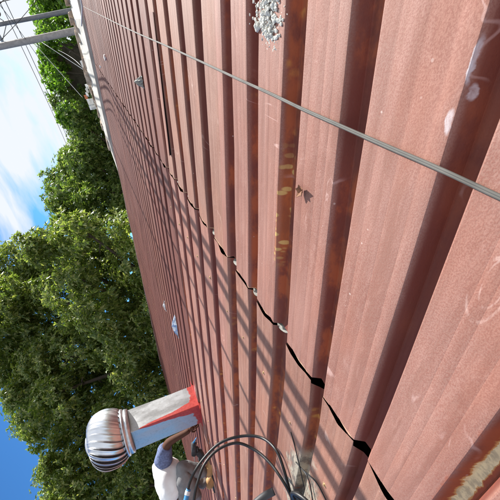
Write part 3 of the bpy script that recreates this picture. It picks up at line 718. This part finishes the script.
def lump(px, py, r, mt, label, cat, name, z=RT, flat=1):
    p = on_roof(px, py, z); mb = MB(); rock(mb, (0, 0, 0), r, int(px*7)); o = mb.build(name, mt, None, False, ROOFM @ Matrix.Translation((p.x, p.y, z+r*.5*flat))); o.scale = (1, 1, flat); return tag(o, label, cat)
lump(259.5, 26, .0085, M_mort, 'largest pale mortar lump, at the side of the mortar heap', 'stone', 'mortar_lump')
lump(106.5, 57.5, .036, M_whitep, 'round white lump on the far corner of the red roof', 'stone', 'white_stone')
lump(101, 66.5, .022, M_whitep, 'small white chip beside the round white lump', 'stone', 'white_stone')
M_dryl = mat('dry_brown_leaf', (.20, .085, .04), .8, 0, .3, 90)
p = on_roof(304, 190, RT); mb = MB(); vs = []; fs = []
for k in range(5):
    a_ = k*1.25; u = Vector((math.cos(a_), math.sin(a_), .25)); s_ = Vector((-math.sin(a_), math.cos(a_), .3)); L_ = .012+.004*(k % 2)
    b_ = len(vs); vs += [Vector((0, 0, .002)), u*L_*.5+s_*.006+Vector((0, 0, .004)), u*L_+Vector((0, 0, .006)), u*L_*.5-s_*.006+Vector((0, 0, .007))]; fs += [(b_, b_+1, b_+2), (b_, b_+2, b_+3)]
mb.add(vs, fs); o = mb.build('dry_leaf', M_dryl, None, False, ROOFM @ Matrix.Translation(p+Vector((0, 0, .001)))); o.scale = (1.15, 1.15, 1.3)
md = o.modifiers.new('s', 'SOLIDIFY'); md.thickness = .0012; tag(o, 'crumpled dry brown leaf on a crest in the middle of the roof', 'leaf')
# torn, curled flaps of sheet further off
M_hole = mat('hole_dark', (.01, .01, .01), 1)
def flap(px, py, w_, l_, label, lift, colm):
    p = on_roof(px, py, RT); mb = MB(); vs = []; nn = 7
    for i in range(nn):
        t = i/(nn-1)
        for j in range(4):
            s_ = (j/3-.5)*w_*(1-.55*abs(t-.4)); vs.append((s_+.01*math.sin(i*2+j), (t-.5)*l_, .004+lift*math.sin(t*math.pi)*(j/3)+.004*math.sin(i*3+j*2)))
    mb.add(vs, [(i*4+j, i*4+j+1, (i+1)*4+j+1, (i+1)*4+j) for i in range(nn-1) for j in range(3)])
    o = mb.build('sheet_flap', colm, None, False, ROOFM @ Matrix.Translation(p)); md = o.modifiers.new('s', 'SOLIDIFY'); md.thickness = .003; return tag(o, label, 'metal scrap')
flap(143, 82, .042, .075, 'torn pale patch of metal curling up on the roof below the slab', .05, M_zincraw)
flap(177, 327, .055, .36, 'shiny curled strip of bare metal on the roof before the turbine vent', .05, mat('bluish_foil', (.62, .68, .75), .3, .7))
flap(165.5, 306, .02, .2, 'small pale flake of metal near the far roof edge', .03, M_whitep)

# ---------------------------------------------------------------- the worker
def skin_fig(name, verts, edges, radii, mt, parent, root=0, sub=2):
    me = bpy.data.meshes.new(name); me.from_pydata([tuple(v) for v in verts], edges, []); o = bpy.data.objects.new(name, me); C.objects.link(o); o.parent = parent
    sm = o.modifiers.new('skin', 'SKIN'); sm.use_smooth_shade = True
    for i, r in enumerate(radii):
        s_ = me.skin_vertices[0].data[i]; s_.radius = (r, r) if not isinstance(r, tuple) else r; s_.use_root = (i == root)
    if sub: q = o.modifiers.new('sub', 'SUBSURF'); q.levels = sub; q.render_levels = sub
    me.materials.append(mt); return o
M_skin = mat('brown_skin', (.10, .042, .025), .75, 0, .1, 20, 0, .25)
M_shirt = mat('white_cotton', (.80, .80, .80), .9, 0, .04, 9, .5)
M_sleeve = mat('blue_striped_sleeve', (.13, .165, .30), .85, 0, .35, 45, .3)
M_pants = mat('grey_work_trousers', (.20, .20, .205), .9, 0, .22, 12, .6)
M_boot = mat('tan_leather_boot', (.50, .28, .12), .7, 0, .15, 20)
M_sole = mat('dark_sole', (.03, .03, .035), .7); M_glove = mat('dark_work_glove', (.045, .048, .055), .8, 0, .4, 30)
M_hair = mat('black_hair', (.012, .010, .009), .6)
feet = P(211, 470, 4.25)
man = empty('person', feet, None, 'worker in white shirt with blue sleeves crouching beside the turbine vent', 'person')
def Q(px, py, d): return P(px, py, d) - feet
pel = Q(189, 497, 4.02); bel = Q(178, 489, 4.05); che = Q(168, 478, 4.10); nec = Q(163, 474, 4.24); hd0 = Q(166, 477, 4.36); hd1 = Q(170, 479, 4.5)
shR = Q(163, 457, 4.08); elR = Q(167.5, 442.5, 4.02); wrR = Q(186, 432.5, 4.02); haR = Q(190.5, 429.5, 4.03)
shL = Q(167, 490, 4.3); elL = Q(196, 474, 4.24); wrL = Q(202, 456, 4.16); haL = Q(197, 450, 4.14)
hiR = Q(191, 493, 3.98); knR = Q(180, 465, 3.98); anR = Q(206, 474, 4.12)
hiL = Q(192, 500, 4.15); knL = Q(186, 473, 4.36); anL = Q(207, 486, 4.3)
skin_fig('body', [pel, bel, che, nec, hd0, hd1, shR, elR, wrR, haR, shL, elL, wrL, haL, hiR, knR, anR, hiL, knL, anL],
         [(0, 1), (1, 2), (2, 3), (3, 4), (4, 5), (2, 6), (6, 7), (7, 8), (8, 9), (2, 10), (10, 11), (11, 12), (12, 13), (0, 14), (14, 15), (15, 16), (0, 17), (17, 18), (18, 19)],
         [.13, .12, .13, .055, .08, .09, .065, .052, .033, .034, .055, .04, .026, .03, .085, .058, .035, .085, .055, .035], M_skin, man)
skin_fig('shirt', [pel.lerp(bel, .5), bel, che, che.lerp(nec, .75), che.lerp(shR, .85), che.lerp(shL, .85)], [(0, 1), (1, 2), (2, 3), (2, 4), (2, 5)], [.17, .185, .195, .12, .135, .13], M_shirt, man)
skin_fig('sleeve', [che.lerp(shR, .55), shR, shR.lerp(elR, .55), shR.lerp(elR, .8)], [(0, 1), (1, 2), (2, 3)], [.13, .11, .09, .078], M_sleeve, man)
skin_fig('sleeve', [che.lerp(shL, .6), shL, shL.lerp(elL, .4), shL.lerp(elL, .6)], [(0, 1), (1, 2), (2, 3)], [.11, .09, .075, .07], M_sleeve, man)
tr_ = skin_fig('trousers', [pel, hiR, hiR.lerp(knR, .5), knR, knR.lerp(anR, .45), anR, hiL, knL, knL.lerp(anL, .5), anL, pel.lerp(bel, .6)],
         [(0, 1), (1, 2), (2, 3), (3, 4), (4, 5), (0, 6), (6, 7), (7, 8), (8, 9), (0, 10)], [.17, .14, .12, .10, .092, .07, .12, .09, .08, .065, .16], M_pants, man)
for a0, dirv in ((anR, Q(214, 466, 4.22)-Q(214, 480, 4.22)), (anL, Q(214, 480, 4.36)-Q(214, 492, 4.36))):
    dn = ROOFM.to_3x3() @ Vector((0, 0, -1)); d_ = dirv.normalized()
    bt_ = skin_fig('boot', [a0 - dn*.02, a0+dn*.05, a0+dn*.07+d_*.08, a0+dn*.08+d_*.16, a0+dn*.06-d_*.05], [(0, 1), (1, 2), (2, 3), (1, 4)], [.055, .05, .048, .042, .042], M_boot, man)
    mb = MB(); side = d_.cross(dn).normalized(); b_ = a0+dn*.105
    vs = [b_+d_*x+side*y-dn*z for x, y, z in ((-.10, -.045, 0), (.20, -.05, 0), (.20, .05, 0), (-.10, .045, 0), (-.10, -.045, .022), (.20, -.05, .022), (.20, .05, .022), (-.10, .045, .022))]
    mb.add(vs, [(0, 3, 2, 1), (4, 5, 6, 7), (0, 1, 5, 4), (1, 2, 6, 5), (2, 3, 7, 6), (3, 0, 4, 7)]); mb.build('sole', M_sole, bt_)
def hand(ha, wr, toward, mt, palm_n):
    f = (ha-wr).normalized(); n_ = (palm_n - f*palm_n.dot(f)).normalized(); s_ = f.cross(n_)
    hb = skin_fig('hand', [ha-f*.02, ha+f*.02, ha+f*.05], [(0, 1), (1, 2)], [(.022, .030), (.020, .040), (.016, .040)], mt, man, 0, 2)
    for k, L_ in enumerate((.062, .075, .070, .055)):
        b_ = ha+f*.045+s_*(k-1.5)*.020; p1 = b_+f*L_*.45+n_*.010; p2 = p1+f*L_*.28+n_*.020; p3 = p2+f*L_*.1+n_*.022
        skin_fig('finger', [b_, p1, p2, p3], [(0, 1), (1, 2), (2, 3)], [.010, .0092, .0085, .0075], mt, hb, 0, 1)
    b_ = ha-f*.005-s_*.032; skin_fig('thumb', [b_, b_-s_*.022+f*.028, b_-s_*.02+f*.055+n_*.016], [(0, 1), (1, 2)], [.012, .0105, .0085], mt, hb, 0, 1)
hand(haR, wrR, None, M_skin, ROOFM.to_3x3() @ Vector((.3, -.2, -1)))
hand(haL, wrL, None, M_glove, ROOFM.to_3x3() @ Vector((.2, 0, -1)))
skin_fig('glove_cuff', [wrL.lerp(elL, .28), wrL, haL], [(0, 1), (1, 2)], [.048, .045, .05], M_glove, man)
tx = bpy.data.textures.new('cloth_folds', 'CLOUDS'); tx.noise_scale = .13; tx.noise_depth = 3
for o_ in man.children:
    if o_.name.split('.')[0] in ('shirt', 'trousers', 'sleeve'):
        dm = o_.modifiers.new('folds', 'DISPLACE'); dm.texture = tx; dm.strength = .045; dm.mid_level = .5; dm.texture_coords = 'LOCAL'
        o_.modifiers['sub'].levels = 3; o_.modifiers['sub'].render_levels = 3
# head kept on the far side of the bowed back
skin_fig('hair', [hd0.lerp(hd1, .3)+Vector((-.01, 0, .03)), hd1+Vector((0, 0, .02))], [(0, 1)], [.092, .098], M_hair, man)
fc = hd1 + (hd1-hd0).normalized()*.085; fd = (hd1-hd0).normalized(); sd2 = fd.cross(Vector((0, 0, 1))).normalized(); ud = sd2.cross(fd)
M_eye = mat('eye_white', (.7, .68, .65), .3); M_lip = mat('lip', (.22, .07, .06), .5)
for k in (-1, 1):
    mb = MB(); rock(mb, fc+sd2*k*.032+ud*.005, .011, 3); mb.build('eye', M_eye, man, True)
    mb = MB(); mb.tube([hd1+sd2*k*.088-ud*.015, hd1+sd2*k*.104, hd1+sd2*k*.092+ud*.028], [.012, .014, .010], 6); mb.build('ear', M_skin, man, True)
mb = MB(); mb.tube([fc+ud*.01, fc-ud*.012+fd*.014, fc-ud*.03+fd*.02], [.006, .010, .013], 6); mb.build('nose', M_skin, man, True)
mb = MB(); mb.tube([fc-ud*.052-sd2*.022, fc-ud*.055+fd*.006, fc-ud*.052+sd2*.022], [.004, .007, .004], 6); mb.build('mouth', M_lip, man, True)
# caulking gun in the gloved hand
cg = empty('caulking_gun', P(197, 447, 4.08), None, 'dark caulking gun held over the roof by the crouching worker', 'tool')
gl = cg.location
def cgt(name, a1, a2, r, mt):
    mb = MB(); mb.tube([P(*a1)-gl, P(*a2)-gl], r, 12); return mb.build(name, mt, cg, True)
cgt('barrel', (194, 455, 4.08), (193.5, 443, 4.06), .030, M_glove); cgt('nozzle', (193.5, 443, 4.06), (196.5, 437.5, 4.06), [.012, .005], M_blue)
cgt('rod', (194, 455, 4.08), (196, 468, 4.1), .006, M_iron); cgt('handle', (194, 454, 4.08), (201, 452, 4.1), .014, M_glove)
lid = lump(211, 445.5, .035, M_whitep, 'small pale lid lying on the roof by the vent foot', 'lid', 'paint_lid', 0.004, .35)
